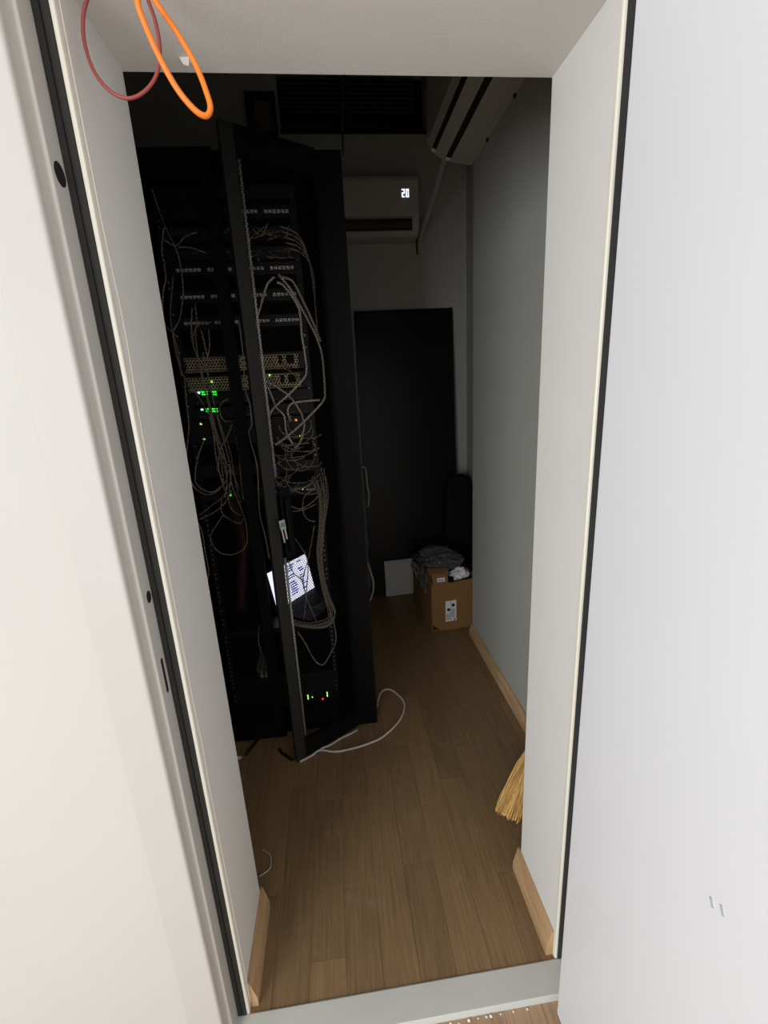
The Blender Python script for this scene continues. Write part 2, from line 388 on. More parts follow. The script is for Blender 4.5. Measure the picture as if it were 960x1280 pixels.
# key tag with keys hung on the lock
kt = at(353, 656, y=.765)
k = tag(empty('key_tag', (kt.x, kt.y, kt.z-.05)), 'pale key tag with keys hanging from the ajar rack door lock', 'key tag')
rz = Matrix.Translation(kt) @ Matrix.Rotation(R(32), 4, 'Z') @ Matrix.Rotation(R(-6), 4, 'Y')
MB().box(-.011, .011, -.002, .002, -.017, .017, rz).build('tag_body', 'tag', k, bevel=.001)
MB().box(-.008, .008, -.0028, -.002, -.008, .008, rz).build('tag_insert', 'tagb', k)
for dx, l in ((-.006, .05), (.006, .04)):
    MB().box(dx-.0025, dx+.0025, -.001, .001, -.017-l, -.017, rz).build('key', 'steel', k)

# ------------------------------------------------------------------ devices in the rack
DX0, DX1 = -.2275, .2245
def device(name, label, cat, z0, z1, m, y0=1.092, depth=.35, group=None, ears=True):
    e = tag(empty(name, ((DX0+DX1)/2, y0, z0)), label, cat, group)
    box('body', m, DX0, DX1, y0, y0+depth, z0, z1, e)
    if ears:
        for s in (0, 1):
            x = (-.25, .226)[s]
            box('ear', m, x, x+.021, y0, y0+.003, z0, z1, e)
    return e
def ports(e, z, y, groups, m='port', n=6, h=.011):
    for a, c in groups:
        p = MB(); st = (c-a)/n
        for i in range(n):
            p.box(a+i*st+st*.12, a+(i+1)*st-st*.12, y-.002, y, z-h/2, z+h/2)
        p.build('port_row', m, e)
G4 = [(-.205, -.115), (-.095, -.005), (.022, .111), (.131, .225-.004)]
names = {2.182: 'bluish blank panel at the very top of the rack', 2.119: 'patch panel with pale ports, highest in the rack',
         1.935: 'patch panel with a row of pale ports above the forked cables', 1.845: 'middle one of three bare patch panels below the forked cable start',
         1.755: 'patch panel with pale ports just above the perforated servers'}
for z, lb in names.items():
    e = device('patch_bay', lb, 'patch panel', z-.021, z+.021, 'devblue' if z > 2.15 else 'dev', depth=.06, group='patch panels in the rack')
    if z < 2.15: ports(e, z, 1.092, G4 if z < 2.1 else G4[2:])
for z, lb in ((2.05, 'network switch under the highest patch panel, thick with cords'), (1.985, 'network switch with cords just above the bare patch panels')):
    e = device('network_switch', lb, 'network switch', z-.021, z+.021, 'dev', depth=.28, group='cord-filled switches near the rack top')
    ports(e, z+.006, 1.092, G4, 'acg', 6, .008)
def server(z0, z1, label, led):
    e = tag(empty('server', ((DX0+DX1)/2, 1.092, z0)), label, 'server', 'perforated servers in the rack')
    box('body', 'dev', DX0, DX1, 1.094, 1.45, z0, z1, e)
    b = mesh_panel(DX0, .205, z0, z1, .012, .0045); b.v = [(v[0], 1.092, v[2]) for v in b.v]
    tag(b.build('perforated_front', 'server', e), kind='stuff')
    b = MB()
    for x in (.128, .158): b.box(x, x+(.014 if x < .14 else .03), 1.088, 1.0925, z0+.02, z1-.012)
    b.build('fan_grille', 'hole', e)
    p = at(*led, y=1.088); MB().box(p.x-.003, p.x+.003, 1.086, 1.0905, p.z-.003, p.z+.003).build('led', 'lime', e)
    for x in (-.25, .226): box('ear', 'dev', x, x+.021, 1.092, 1.095, z0, z1, e)
    return e
server(1.578, 1.641, 'upper of two pale perforated servers in the rack', (323, 449))
sv = server(1.506, 1.566, 'lower of two pale perforated servers, cables draped over it', (337, 469))
# lit switches
def led(e, px, py, m, r=.003, y=1.0895):
    p = at(px, py, y=y); MB().box(p.x-r, p.x+r, y-.002, y+.003, p.z-r, p.z+r).build('led', m, e)
for z, py, lb, x1 in ((1.478, 491, 'switch with the upper row of bright green lights', 270), (1.424, 512, 'switch with the lower row of bright green lights', 271)):
    e = device('network_switch', lb, 'network switch', z-.021, z+.021, 'devblue', depth=.28, group='switches with rows of green lights')
    led(e, 248.5 if py == 491 else 252.5, py, 'gled', .0038)
    x = 252 if py == 491 else 257
    while x < x1:
        if not (259.5 < x < 264): led(e, x+.5, py-.8, 'green', .0026); led(e, x+1, py+2.2, 'green', .0024)
        x += 1.9
    ports(e, z-.012, 1.092, G4, 'acg', 6, .006)
e = device('network_switch', 'switch with single green lights under the two bright rows', 'network switch', 1.30, 1.395, 'dev', depth=.28, ears=True)
led(e, 251, 530, 'lime', .003); led(e, 255, 549, 'lime', .003); led(e, 370, 525, 'amber', .0035); led(e, 375, 545, 'lime', .002)
led(sv, 264.5, 477, 'lime', .0025, 1.0895)
e = device('network_switch', 'switch with an orange light buried in the cable tangle', 'network switch', 1.17, 1.215, 'dev', depth=.28)
led(e, 338, 583, 'amber', .004)
MB().box(.058, .082, 1.07, 1.091, 1.16, 1.20).build('blue_plug', 'bluetag', e)
e = device('network_switch', 'switch with two yellow lights below the cable tangle', 'network switch', 1.07, 1.113, 'dev', depth=.28)
led(e, 374, 611, 'yellow', .0028); led(e, 378.5, 611, 'yellow', .0028); led(e, 288, 619, 'green', .0035)
ports(e, 1.09, 1.092, [(.185, .222)], 'port', 4, .008)
# shelf and UPS
sh = tag(empty('rack_shelf', (0, 1.1, .45)), 'black rack shelf carrying the glowing laptop', 'shelf')
box('plate', 'dev', DX0, DX1, 1.10, 1.75, .452, .456, sh); box('lip', 'dev', DX0, DX1, 1.098, 1.102, .43, .456, sh)
ups = tag(empty('ups_unit', (0, 1.09, .03)), 'black power supply unit with green and red lights at rack bottom', 'power unit')
box('body', 'dev', DX0, DX1, 1.094, 1.7, .032, .21, ups)
box('bezel', 'dev', DX0+.01, DX1-.01, 1.088, 1.094, .04, .20, ups, bevel=.003)
for px, py, m, rx, rzz in ((385, 871.5, 'lime', .0022, .011), (390.5, 871.5, 'lime', .0022, .0022), (403.5, 873.5, 'red', .0032, .0032), (409, 868, 'lime', .0022, .012)):
    p = at(px, py, y=1.086); MB().box(p.x-rx, p.x+rx, 1.084, 1.089, p.z-rzz, p.z+rzz).build('led', m, ups)
# laptop
lap = tag(empty('laptop', (-.019, 1.236, .456), R(53.7)), 'open laptop with bright white screen, turned sideways on the rack shelf', 'laptop')
LWD = .30
MB().box(-.012, LWD, -.215, 0.0, .001, .016).build('base', 'rack', lap, local=True, bevel=.003)
b = MB()
for r_ in range(5):
    for c_ in range(13): b.box(.012+c_*.0205, .029+c_*.0205, -.045-r_*.018, -.031-r_*.018, .016, .018)
tag(b.build('keyboard', 'rack', lap, local=True), kind='stuff')
MB().box(.10, .19, -.20, -.14, .016, .0165).build('touchpad', 'rail', lap, local=True)
T = Matrix.Translation((0, 0, .014)) @ Matrix.Rotation(R(-12), 4, 'X')
lid = MB().box(-.012, LWD, -.001, .007, -.012, .212, T).build('lid', 'dev', lap, local=True, bevel=.002)
def onlid(name, m, x0, x1, z0, z1, y0=-.0022, y1=-.0008):
    o = MB().box(x0, x1, y0, y1, z0, z1, T).build(name, m, lap, local=True); return o
onlid('screen', 'lcd', 0, .285, 0.004, .194)
rr = random.Random(4)
for c_ in range(3):
    z = .18
    while z > .03:
        x = .03+c_*.085+rr.uniform(0, .01)
        if rr.random() < .8: onlid('screen_text', 'lcdtext', x, x+(rr.uniform(.04, .06) if c_ == 1 else rr.uniform(.012, .04)), z-.0058, z, -.003, -.0022)
        z -= .012

# ------------------------------------------------------------------ cables in the rack
def cable(name, label, pts, r, m, group=None, sub=6, n=6, cat='cable'):
    o = MB().tube(pts, r, n, sub).build(name, m, smooth=True); tag(o, label, cat, group); return o
def pxl(lst, y, jit=0, dy=0):
    out = []
    for i, (a, c) in enumerate(lst):
        yy = y+dy*math.sin(i*1.3)
        out.append(at(a+random.uniform(-jit, jit), c+random.uniform(-jit, jit), y=yy))
    return out
RC = [
 ([(346, 353), (352, 355), (361, 365), (373, 384), (376, 403), (377, 417), (381, 443), (383, 462), (379, 474), (360, 494), (344, 508), (336, 520)], 1.035, 'pale cable crossing from the upper fork down to the left, over both servers'),
 ([(348, 343), (362, 360), (374, 380), (386, 402), (395, 420), (402, 441), (405, 468), (406, 489), (404, 501), (383, 524), (361, 544), (344, 556)], 1.03, 'long pale cable hugging the right side, then sweeping back left'),
 ([(352, 346), (366, 352), (378, 375), (390, 400), (401, 427)], 1.045, 'short right-hand cable of the upper fork'),
 ([(343, 346), (335, 354), (330, 368), (325, 385), (320, 405), (318, 424)], 1.04, 'left-hand cable of the upper fork'),
 ([(323, 474), (337, 479), (359, 493), (373, 510), (379, 524), (380, 537), (374, 555), (368, 560)], 1.05, 'pale cable arching right below the servers'),
 ([(400, 500), (387, 501), (369, 503), (361, 508), (360, 517), (364, 527)], 1.06, 'short hooked cable right below the servers'),
 ([(335, 484), (345, 508), (355, 520), (358, 540), (366, 556)], 1.07, 'grey cable dropping through the middle of the tangle'),
]
for pts, y, lb in RC: cable('network_cable', lb, pxl(pts, y), .0042, 'cable', 'pale cables behind the ajar mesh leaf')
for pts in ([(325, 452), (345, 458), (358, 462), (372, 470)], [(350, 448), (362, 462), (372, 474)]):
    cable('fibre_cable', 'thin yellow fibre cable across the perforated servers', pxl(pts, 1.07), .0018, 'cabley', 'yellow fibres on the servers')
rg = random.Random(21)
for i in range(26):                                   # tangle between the lit switches
    cx, cy = rg.uniform(338, 388), rg.uniform(528, 606); rx, ry = rg.uniform(14, 34), rg.uniform(8, 24)
    a0 = rg.uniform(-30, 60); sp = rg.uniform(120, 200)
    pts = []
    for j in range(7):
        a = R(a0+sp*j/6); x = min(402, max(330, cx+rx*math.cos(a))); pts.append((x, cy+ry*math.sin(a)))
    y = rg.uniform(1.035, 1.085)
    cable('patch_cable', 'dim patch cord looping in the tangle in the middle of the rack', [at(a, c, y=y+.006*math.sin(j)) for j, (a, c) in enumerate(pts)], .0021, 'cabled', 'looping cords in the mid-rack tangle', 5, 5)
for i in range(9):                                    # bundle running down the right side to the laptop shelf
    o = -6+12*i/8+rg.uniform(-1, 1); q = rg.uniform(-4, 5)
    pts = [(398+o*1.5, 585+rg.uniform(0, 20)), (404+o, 622), (402+o*.6, 655), (399+o*.6, 690), (402+o*.5, 720), (408+o*.6, 745), (415+o*.7+q*.4, 765), (412+q, 776+q*.8), (394+q*2, 782+q), (370, 779+q), (352+o, 772+q)]
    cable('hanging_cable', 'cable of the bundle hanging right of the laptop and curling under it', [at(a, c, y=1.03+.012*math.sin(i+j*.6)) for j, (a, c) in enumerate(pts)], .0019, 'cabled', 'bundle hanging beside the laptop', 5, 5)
for pts, lb in (([(393, 657), (386, 696), (379, 724), (384, 749), (396, 777)], 'thin dark cord crossing the laptop screen towards lower right'),
                ([(362, 664), (379, 688), (385, 706), (383, 740), (380, 775)], 'thin dark cord crossing the laptop screen from the lock side'),
                ([(360, 700), (367, 716), (378, 727), (383, 750)], 'short dark cord in front of the screen centre')):
    cable('thin_cable', lb, pxl(pts, 1.07), .0022, 'cabled', 'cords in front of the laptop')
cable('hanging_cable', 'single cable sagging in a loop below the laptop shelf', pxl([(372, 790), (381, 803), (390, 820), (397, 829), (405, 830), (413, 817), (420, 800), (417, 775)], 1.03), .0026, 'cabled')
for pts in ([(391, 612), (380, 622), (379, 640), (386, 650), (394, 652)], [(360, 631), (375, 636), (390, 628), (399, 618)], [(362, 640), (380, 637), (395, 630)]):
    cable('patch_cable', 'dim patch cord looping in the tangle in the middle of the rack', pxl(pts, 1.05), .0022, 'cabled', 'looping cords in the mid-rack tangle')
for i in range(26):                                   # short cords on the cord-filled switches
    x0 = rg.uniform(.01, .2); z0 = rg.choice((2.05, 1.985))+rg.uniform(-.01, .012); dx = rg.uniform(-.09, .09); dz = rg.uniform(-.05, .045)
    p0 = Vector((x0, 1.088, z0)); p3 = Vector((max(-.0, min(.225, x0+dx)), 1.075, z0+dz))
    cable('patch_cable', 'short patch cord on the crowded switches near the rack top', [p0, p0+Vector((dx*.2, -.03, -.012)), p0.lerp(p3, .6)+Vector((0, -.04, -.018)), p3], .0019, 'cabled', 'short cords near the rack top', 4, 5)
for i in range(5):
    o = i*2.2
    cable('patch_cable', 'dim cord arching down the right rail near the rack top', pxl([(350+o, 283+o*3), (368+o, 290+o*3), (380+o, 306+o*3), (388+o*.6, 335+o*2), (394, 380), (398, 430)], 1.06+.004*i), .0022, 'cabled', 'dim cords down the right rail')
cable('network_cable', 'pale cable seen straight in the gap between the two mesh leaves', pxl([(298, 400), (303, 440), (307, 488), (311, 505), (314, 530), (312, 542), (319, 575), (322, 596), (325, 640), (331, 668), (336, 698)], 1.03, 1.0), .0026, 'cabled')
# behind the closed leaf
LC = [
 [(205, 283), (202, 310), (206, 332), (208, 347), (205, 362), (203, 385), (206, 405), (215, 416), (222, 421)],
 [(190, 236), (198, 262), (206, 283), (215, 300), (223, 322), (228, 352), (228, 377), (224, 400), (216, 415), (218, 432), (226, 462), (236, 480), (250, 500), (262, 518)],
 [(216, 345), (214, 370), (213, 395), (216, 416), (222, 440), (226, 470)],
 [(265, 403), (252, 403), (243, 414), (242, 430), (247, 446), (255, 480), (265, 520), (270, 550), (276, 580), (281, 612)],
 [(240, 385), (240, 410), (241, 430), (250, 455), (258, 490), (266, 530), (268, 560), (272, 590)],
 [(243, 380), (246, 400), (244, 425), (252, 470), (262, 510), (272, 548), (280, 580), (285, 606)],
 [(289, 527), (280, 525), (274, 515), (276, 504), (285, 498)],
 [(290, 530), (284, 545), (276, 560), (273, 580), (276, 600), (284, 618)],
 [(295, 545), (298, 570), (301, 600), (304, 625)],
 [(279, 645), (265, 666), (264, 678), (273, 689), (287, 694), (301, 690), (309, 679), (308, 655), (301, 634), (290, 608), (286, 580)],
 [(277, 622), (278, 641), (287, 650), (300, 654), (304, 648)],
 [(285, 620), (290, 637), (302, 645)],
 [(232, 610), (240, 639), (251, 662), (257, 694), (261, 714), (257, 732)],
 [(248, 645), (267, 631), (279, 620), (288, 600)],
 [(249, 649), (268, 640), (282, 628), (290, 612)],
 [(255, 549), (248, 572), (244, 590), (247, 607), (264, 615), (280, 606)],
 [(237, 600), (247, 613), (262, 618), (279, 606), (286, 588)],
 [(230, 470), (233, 500), (236, 530), (234, 560), (231, 585)],
 [(262, 520), (268, 545), (278, 570), (290, 590), (299, 612)],
 [(258, 500), (270, 540), (281, 570), (284, 600), (281, 622)],
 [(268, 505), (278, 538), (287, 560), (292, 585), (296, 610), (302, 628)],
 [(253, 440), (262, 480), (272, 525), (282, 556), (288, 590), (286, 620)],
 [(205, 300), (220, 308), (232, 296), (246, 291)],
 [(222, 310), (238, 309), (256, 316)],
 [(252, 412), (256, 430), (260, 450)], [(260, 412), (262, 432), (258, 452)],
]
LLAB = {9: 'cable making one wide drooping loop behind the closed mesh leaf', 12: 'lone cable hanging lowest at the far left of the rack', 1: 'long cable winding down the left rail from the rack top', 6: 'small hooked cord right of the green lights'}
for i, pts in enumerate(LC):
    my = sum(c for a, c in pts)/len(pts); ln = max(c for a, c in pts)-min(c for a, c in pts)
    gl = ('dim cable high on the left rail, above the green lights' if my < 430 else 'dim cable dropping past the green lights behind the closed leaf' if my < 545 and ln > 60 else 'dim cable in the dense knot below the green lights, behind the closed leaf')
    lb = LLAB.get(i, gl)
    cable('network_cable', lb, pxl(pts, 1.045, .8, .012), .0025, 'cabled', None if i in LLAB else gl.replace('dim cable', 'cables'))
cable('corrugated_hose', 'dull brown hose standing behind the closed mesh leaf', [(-.20, 1.3, .46), (-.19, 1.32, .60), (-.16, 1.34, .8), (-.17, 1.33, .95), (-.19, 1.32, 1.03)], .032, 'hose', n=12, cat='hose')
# clear pouch of fittings on the rack floor
pb = tag(empty('fittings_pouch', (-.12, 1.05, .0)), 'faint clear pouch of fittings hanging low behind the closed leaf', 'pouch')
c0 = at(329, 835, y=1.05)
b = MB(); b.add([c0+Vector(v) for v in ((-.005, 0, .09), (.005, 0, .09), (.028, -.012, 0), (-.028, -.012, 0), (.028, .012, 0), (-.028, .012, 0), (.015, 0, -.06), (-.015, 0, -.06))],
      [(0, 1, 2, 3), (1, 0, 5, 4), (3, 2, 6, 7), (4, 5, 7, 6), (0, 3, 7, 5), (1, 4, 6, 2)]); b.build('bag', 'film', pb)
MB().tube([c0+Vector((0, 0, .09)), c0+Vector((-.004, 0, .14)), c0+Vector((.002, .03, .2))], .002).build('string', 'cabled', pb)
for dx in (-.008, .01):
    MB().cyl(c0+Vector((dx, 0, -.045)), c0+Vector((dx, 0, -.01)), .007, n=6).build('fitting', 'steel', pb)

# cables beside and in front of the rack
cable('white_cable', 'white cable looping over the floor in front of the rack', [(.072, .778, .005), (.12, .803, .005), (.154, .827, .005), (.22, .808, .005), (.291, .813, .005), (.37, .832, .005), (.435, .863, .005), (.519, .95, .005), (.556, 1.054, .005), (.528, 1.137, .006), (.487, 1.168, .012), (.448, 1.14, .014), (.428, 1.07, .02), (.424, 1.03, .03)], .0045, 'cablew')
cable('white_cable', 'short white cable lying along the foot of the ajar leaf', [(.154, .832, .007), (.20, .85, .006), (.241, .877, .006), (.29, .900, .006), (.32, .918, .006)], .004, 'cablew')
cable('black_strap', 'black strap curling on the floor left of the ajar leaf', [(-.02, .862, .008), (-.01, .84, .006), (.01, .82, .008), (.03, .80, .006), (.046, .792, .006)], .007, 'cableb', cat='strap')
cable('black_strap', 'black strap coming out from under the rack near the white plug', [(-.10, .99, .007), (-.112, .955, .007), (-.13, .92, .007), (-.16, .853, .006)], .007, 'cableb', cat='strap')
cp = Vector((-.185, .842, 0)); pl = tag(empty('wall_plug', cp), 'small white plug lying on the floor near the left reveal', 'plug')
MB().cyl(cp+Vector((-.006, 0, .007)), cp+Vector((.01, -.008, .007)), .007, .006, 8).build('plug_body', 'chip', pl); MB().cyl(cp+Vector((.01, -.008, .007)), cp+Vector((.012, -.02, .005)), .004, .003, 8).build('plug_tip', 'redc', pl)
cable('white_cable', 'pale cables tied at the rack\'s rear right edge', [Vector((.4155, 1.90, 1.02)), Vector((.418, 1.93, 1.0))]+pxl([(455, 584), (458, 594), (459, 606), (461, 620), (460, 634)], 1.955), .006, 'cabled')
cable('white_cable', 'white cable bulging out low behind the rack\'s right edge', [Vector((.4165, 1.90, .50)), Vector((.420, 1.93, .47))]+pxl([(460, 706), (465, 720), (467, 732), (465, 744), (461, 753)], 1.955)+[Vector((.424, 1.93, .03)), Vector((.43, 1.9, .007))], .0065, 'cablew')
cable('white_cable', 'thin white cable end on the floor beside the left reveal', [(-.03, .42, .004), (-.004, .40, .004), (.004, .375, .004), (.002, .35, .004), (-.03, .33, .004)], .0022, 'cabled')

# ------------------------------------------------------------------ back of the room
# split air conditioner facing the door
ac = tag(empty('air_conditioner', (.62, YB, 2.36)), 'white split air conditioner showing 20 on the back wall', 'air conditioner')
fx0, fx1 = .12, .917; fy = 2.20
pr = [(YB, 2.37), (YB, 2.665), (fy+.03, 2.668), (fy+.008, 2.66), (fy, 2.64), (fy, 2.455), (fy+.045, 2.45), (fy+.045, 2.40), (fy+.02, 2.385), (fy+.05, 2.362), (fy+.09, 2.358)]
MB().prism(pr, 'x', fx0, fx1).build('body', 'ac', ac)
MB().prism([(fy, 2.455), (fy+.05, 2.455), (fy+.05, 2.385), (fy+.018, 2.385), (fy+.006, 2.41)], 'x', .878, fx1).build('end_cheek', 'ac', ac)
MB().prism([(fy, 2.455), (fy+.05, 2.455), (fy+.05, 2.385), (fy+.018, 2.385), (fy+.006, 2.41)], 'x', fx0, fx0+.04).build('end_cheek', 'ac', ac)
box('outlet', 'acd', fx0+.04, .878, fy+.030, fy+.0445, 2.392, 2.453, ac)
MB().box(fx0+.045, .872, -.002, .002, -.02, .02, Matrix.Translation((0, fy+.018, 2.415)) @ Matrix.Rotation(R(-35), 4, 'X')).build('louvre', 'acg', ac)
SEG = {'2': 'abged', '0': 'abcdef'}
def digit(ch, x, z, w_=.012, h=.036, t=.0042):
    b = MB()
    for s in SEG[ch]:
        if s in 'agd': zc = {'a': h/2, 'g': 0, 'd': -h/2}[s]; b.box(x-w_/2-t/2, x+w_/2+t/2, fy-.002, fy, z+zc-t/2, z+zc+t/2)
        else:
            xc = x+(w_/2 if s in 'bc' else -w_/2); zc = h/4 if s in 'bf' else -h/4; b.box(xc-t/2, xc+t/2, fy-.002, fy, z+zc-h/4, z+zc+h/4)
    b.build('display_digit', 'digit', ac)
digit('2', .828, 2.573); digit('0', .852, 2.573)
# second unit along the right wall
ac2 = tag(empty('air_conditioner', (XR, 1.2, 2.48)), 'white split air conditioner seen from below on the right wall', 'air conditioner')
q = lambda a, z: (XR-a, z)
y0_, y1_ = .78, 1.648
MB().prism([q(0, 2.484), q(.105, 2.498), q(.115, 2.512), q(.128, 2.512), q(.132, 2.506), q(.178, 2.532), q(.18, 2.546), q(.19, 2.55), q(.194, 2.545), q(.212, 2.575), q(.215, 2.76), q(.20, 2.785), q(0, 2.79)], 'y', y0_, y1_).build('body', 'ac', ac2)
MB().prism([q(.107, 2.500), q(.131, 2.508), q(.131, 2.514), q(.107, 2.514)], 'y', y0_+.02, y1_-.03).build('outlet_slot', 'acd', ac2)
MB().prism([q(.1765, 2.532), q(.1945, 2.544), q(.192, 2.552), q(.176, 2.548)], 'y', y0_+.02, y1_-.03).build('outlet_slot', 'acd', ac2)
for a, z in ((.185, 2.538), (.119, 2.503)):
    box('louvre_pivot', 'chip', XR-a-.010, XR-a+.010, y1_-.03, y1_-.016, z-.008, z+.004, ac2)
for yy_ in (1.10, 1.40): box('clip', 'acd', XR-.008, XR+.0, yy_, yy_+.014, 2.474, 2.484, ac2)
# insulated pipes
cable('insulated_pipe', 'insulated pipe slanting from the right air conditioner to the back wall', [(XR-.09, 1.65, 2.58), (XR-.10, 1.75, 2.56), (XR-.09, 2.05, 2.50), (XR-.10, 2.3, 2.43), (XR-.11, 2.39, 2.38)], .016, 'plaster_dimmed', n=10, cat='pipe')
cable('drain_hose', 'thin drain hose hanging beside the back air conditioner', [(.935, 2.36, 2.66), (.935, 2.385, 2.5), (.938, 2.395, 2.4), (.94, 2.40, 2.30)], .007, 'acg', cat='hose')
cable('ceiling_rod', 'thin vertical rod in front of the dark high opening', [(.527, 2.3, 3.4), (.521, 2.3, 3.18), (.505, 2.3, 2.95), (.497, 2.3, 2.80)], .006, 'acg', cat='rod')
# framed vent left of the opening
v0 = at(305, 115, y=2.40); v1 = at(348, 168, y=2.40)
vt = tag(empty('wall_vent', ((v0.x+v1.x)/2, YB, v1.z)), 'dark-framed square vent on the back wall above the rack', 'vent')
box('frame', 'acd', v0.x, v1.x, 2.39, YB, v1.z, v0.z, vt); box('cover', 'acg', v0.x+.05, v1.x-.03, 2.38, 2.39, v1.z+.01, v0.z-.05, vt)

# black rack side panel leaning on the back wall
bp = tag(empty('rack_cover', (.85, 2.27, 0)), 'large black metal panel leaning against the back wall', 'panel')
TB = Matrix(((1, 0, 0, 0), (0, 1, 0, 2.27), (0, 0, 1, 0.0), (0, 0, 0, 1))) @ Matrix.Rotation(R(-3.6), 4, 'X')
MB().box(.507, 1.163, 0, .014, 0.001, 1.98, TB).build('sheet', 'blackp', bp)
for x in (.507, 1.149): MB().box(x, x+.014, -.010, 0, 0.001, 1.98, TB).build('folded_edge', 'blackp', bp)
# white board against it
wp = Matrix.Translation((.607, 2.235, 0)) @ Matrix.Rotation(R(4), 4, 'Z') @ Matrix.Rotation(R(-3), 4, 'X')
wb = tag(empty('white_board', (.69, 2.235, 0)), 'small white board leaning on the black panel beside the cardboard box', 'board')
MB().box(0, .235, 0, .008, 0.001, .272, wp).build('board', 'panelw', wb)
MB().box(0, .235, .008, .012, .25, .272, wp).build('board_rim', 'panelw', wb)
# black bag in the corner
bm = MB(); prof_ = [(.10, 0), (.13, .02), (.14, .3), (.135, .6), (.12, .8), (.10, .855), (.05, .88), (.0, .885)]
n = 14
for j, (r_, z) in enumerate(prof_):
    for i in range(n):
        a = 2*math.pi*i/n; k_ = 1/(abs(math.cos(a))**3+abs(math.sin(a))**3)**(1/3)
        bm.v.append((1.15+r_*k_*math.cos(a)*.8, 2.222+r_*.26*k_*math.sin(a), z))
bm.f = [(j*n+i, j*n+(i+1) % n, (j+1)*n+(i+1) % n, (j+1)*n+i) for j in range(len(prof_)-1) for i in range(n)]+[tuple(range(n-1, -1, -1)), tuple((len(prof_)-1)*n+i for i in range(n))]
bg = tag(empty('black_bag', (1.15, 2.222, 0)), 'tall black bag standing in the corner behind the cardboard box', 'bag')
bm.build('bag_body', 'bag', bg, smooth=True)
MB().tube([(1.10, 2.19, .82), (1.11, 2.178, .74), (1.19, 2.178, .74), (1.20, 2.19, .82)], .006).build('bag_handle', 'bag', bg, smooth=True)

# cardboard box with film and paper
cb = tag(empty('cardboard_box', (.832, 1.684, 0), R(5)), 'brown cardboard box with white stickers at the end of the wall', 'box')
BW, BD, BH = .30, .44, .33
MB().prism([(.06, 0), (BW-.06, 0), (BW-.0, .045), (BW, BH), (0.0, BH-.02), (0.0, .05)], 'y', 0, .006).build('front_panel', 'card', cb, local=True)
MB().box(0.0, .006, .006, BD, 0, BH).build('side_panel', 'card', cb, local=True)
MB().box(BW-.006, BW, .006, BD, 0, BH).build('side_panel', 'card', cb, local=True)
MB().box(.006, BW-.006, BD-.006, BD, 0, BH).build('back_panel', 'card', cb, local=True)
MB().box(.006, BW-.006, .006, BD-.006, 0.0, .006).build('bottom_panel', 'cardin', cb, local=True)
MB().box(.012, .11, .0, .005, 0, .075, Matrix.Translation((.0, .0, BH-.022)) @ Matrix.Rotation(R(-18), 4, 'X')).build('front_flap', 'card', cb, local=True)
MB().box(-.03, .10, .0, .005, 0, .05, Matrix.Translation((.02, .022, BH+.045)) @ Matrix.Rotation(R(-65), 4, 'X') @ Matrix.Rotation(R(6), 4, 'Y')).build('folded_flap', 'card', cb, local=True)
MB().box(0, .004, .03, BD-.03, 0, .05, Matrix.Translation((.0, 0, BH)) @ Matrix.Rotation(R(20), 4, 'Y')).build('side_flap', 'cardin', cb, local=True)
st = MB().box(.088, .158, -.0012, 0, .058, .198).build('sticker', 'paper', cb, local=True)
for x, z in ((.108, .138), (.138, .166)):
    ring = arc(x, z, .011, 0, 330, 11); MB().prism(ring, 'y', -.0018, -.0012).build('sticker_print', 'ink', st, local=True)
for i in range(5):
    MB().box(.094+i*.005, .0955+i*.005, -.0018, -.0012, .068, .118-.004*(i % 3)).build('sticker_print', 'ink', st, local=True)
    MB().box(.126+i*.005, .1275+i*.005, -.0018, -.0012, .082, .146-.005*(i % 2)).build('sticker_print', 'ink', st, local=True)
MB().box(.122, .124, -.0018, -.0012, .06, .196).build('sticker_print', 'ink', st, local=True); MB().box(.142, .15, -.0018, -.0012, .06, .075).build('sticker_print', 'ink', st, local=True)
s2 = MB().box(.04, .09, -.0012, 0, .022, .046, Matrix.Translation((.0, .0, BH-.022)) @ Matrix.Rotation(R(-18), 4, 'X')).build('sticker', 'paper', cb, local=True)
MB().box(.045, .085, -.0017, -.0012, .030, .034, Matrix.Translation((.0, .0, BH-.022)) @ Matrix.Rotation(R(-18), 4, 'X')).build('sticker_print', 'ink', s2, local=True)
def crumple(name, m, cx, cy, cz, rx, ry, rz_, seed, label, cat, n=22, mm=12, amp=.22):
    rn = random.Random(seed); b = MB()
    ph = [(rn.uniform(1, 6), rn.uniform(1, 6), rn.uniform(0, 6)) for _ in range(6)]
    for j in range(mm+1):
        t = math.pi*(j+.02)/(mm+.04)
        for i in range(n):
            a = 2*math.pi*i/n
            k_ = 1+amp*sum(math.sin(p*a+q_*t*2+o_) for p, q_, o_ in [(round(p), q_, o_) for p, q_, o_ in ph])/4+rn.uniform(-amp, amp)*.35
            b.v.append((cx+rx*k_*math.sin(t)*math.cos(a), cy+ry*k_*math.sin(t)*math.sin(a), cz+rz_*k_*math.cos(t)))
    b.f = [(j*n+i, j*n+(i+1) % n, (j+1)*n+(i+1) % n, (j+1)*n+i) for j in range(mm) for i in range(n)]+[tuple(range(n)), tuple(mm*n+i for i in range(n-1, -1, -1))]
    return tag(b.build(name, m), label, cat)
crumple('plastic_film', 'film', .935, 1.93, .395, .135, .17, .06, 5, 'crumpled clear plastic film heaped on the cardboard box', 'plastic film')
crumple('crumpled_paper', 'paper', 1.02, 1.75, .352, .05, .035, .032, 9, 'crumpled white paper in the right corner of the cardboard box', 'paper', 13, 7, .75)
fs = MB(); rn = random.Random(12)                     # film hanging over the box's left side
for i in range(9):
    for j in range(5):
        fs.v.append((.822-.010*rn.random()-.003*j-i*.004, 1.70+i*.045, .385-.028*j*(1.2-.05*i)+rn.uniform(-.006, .006)))
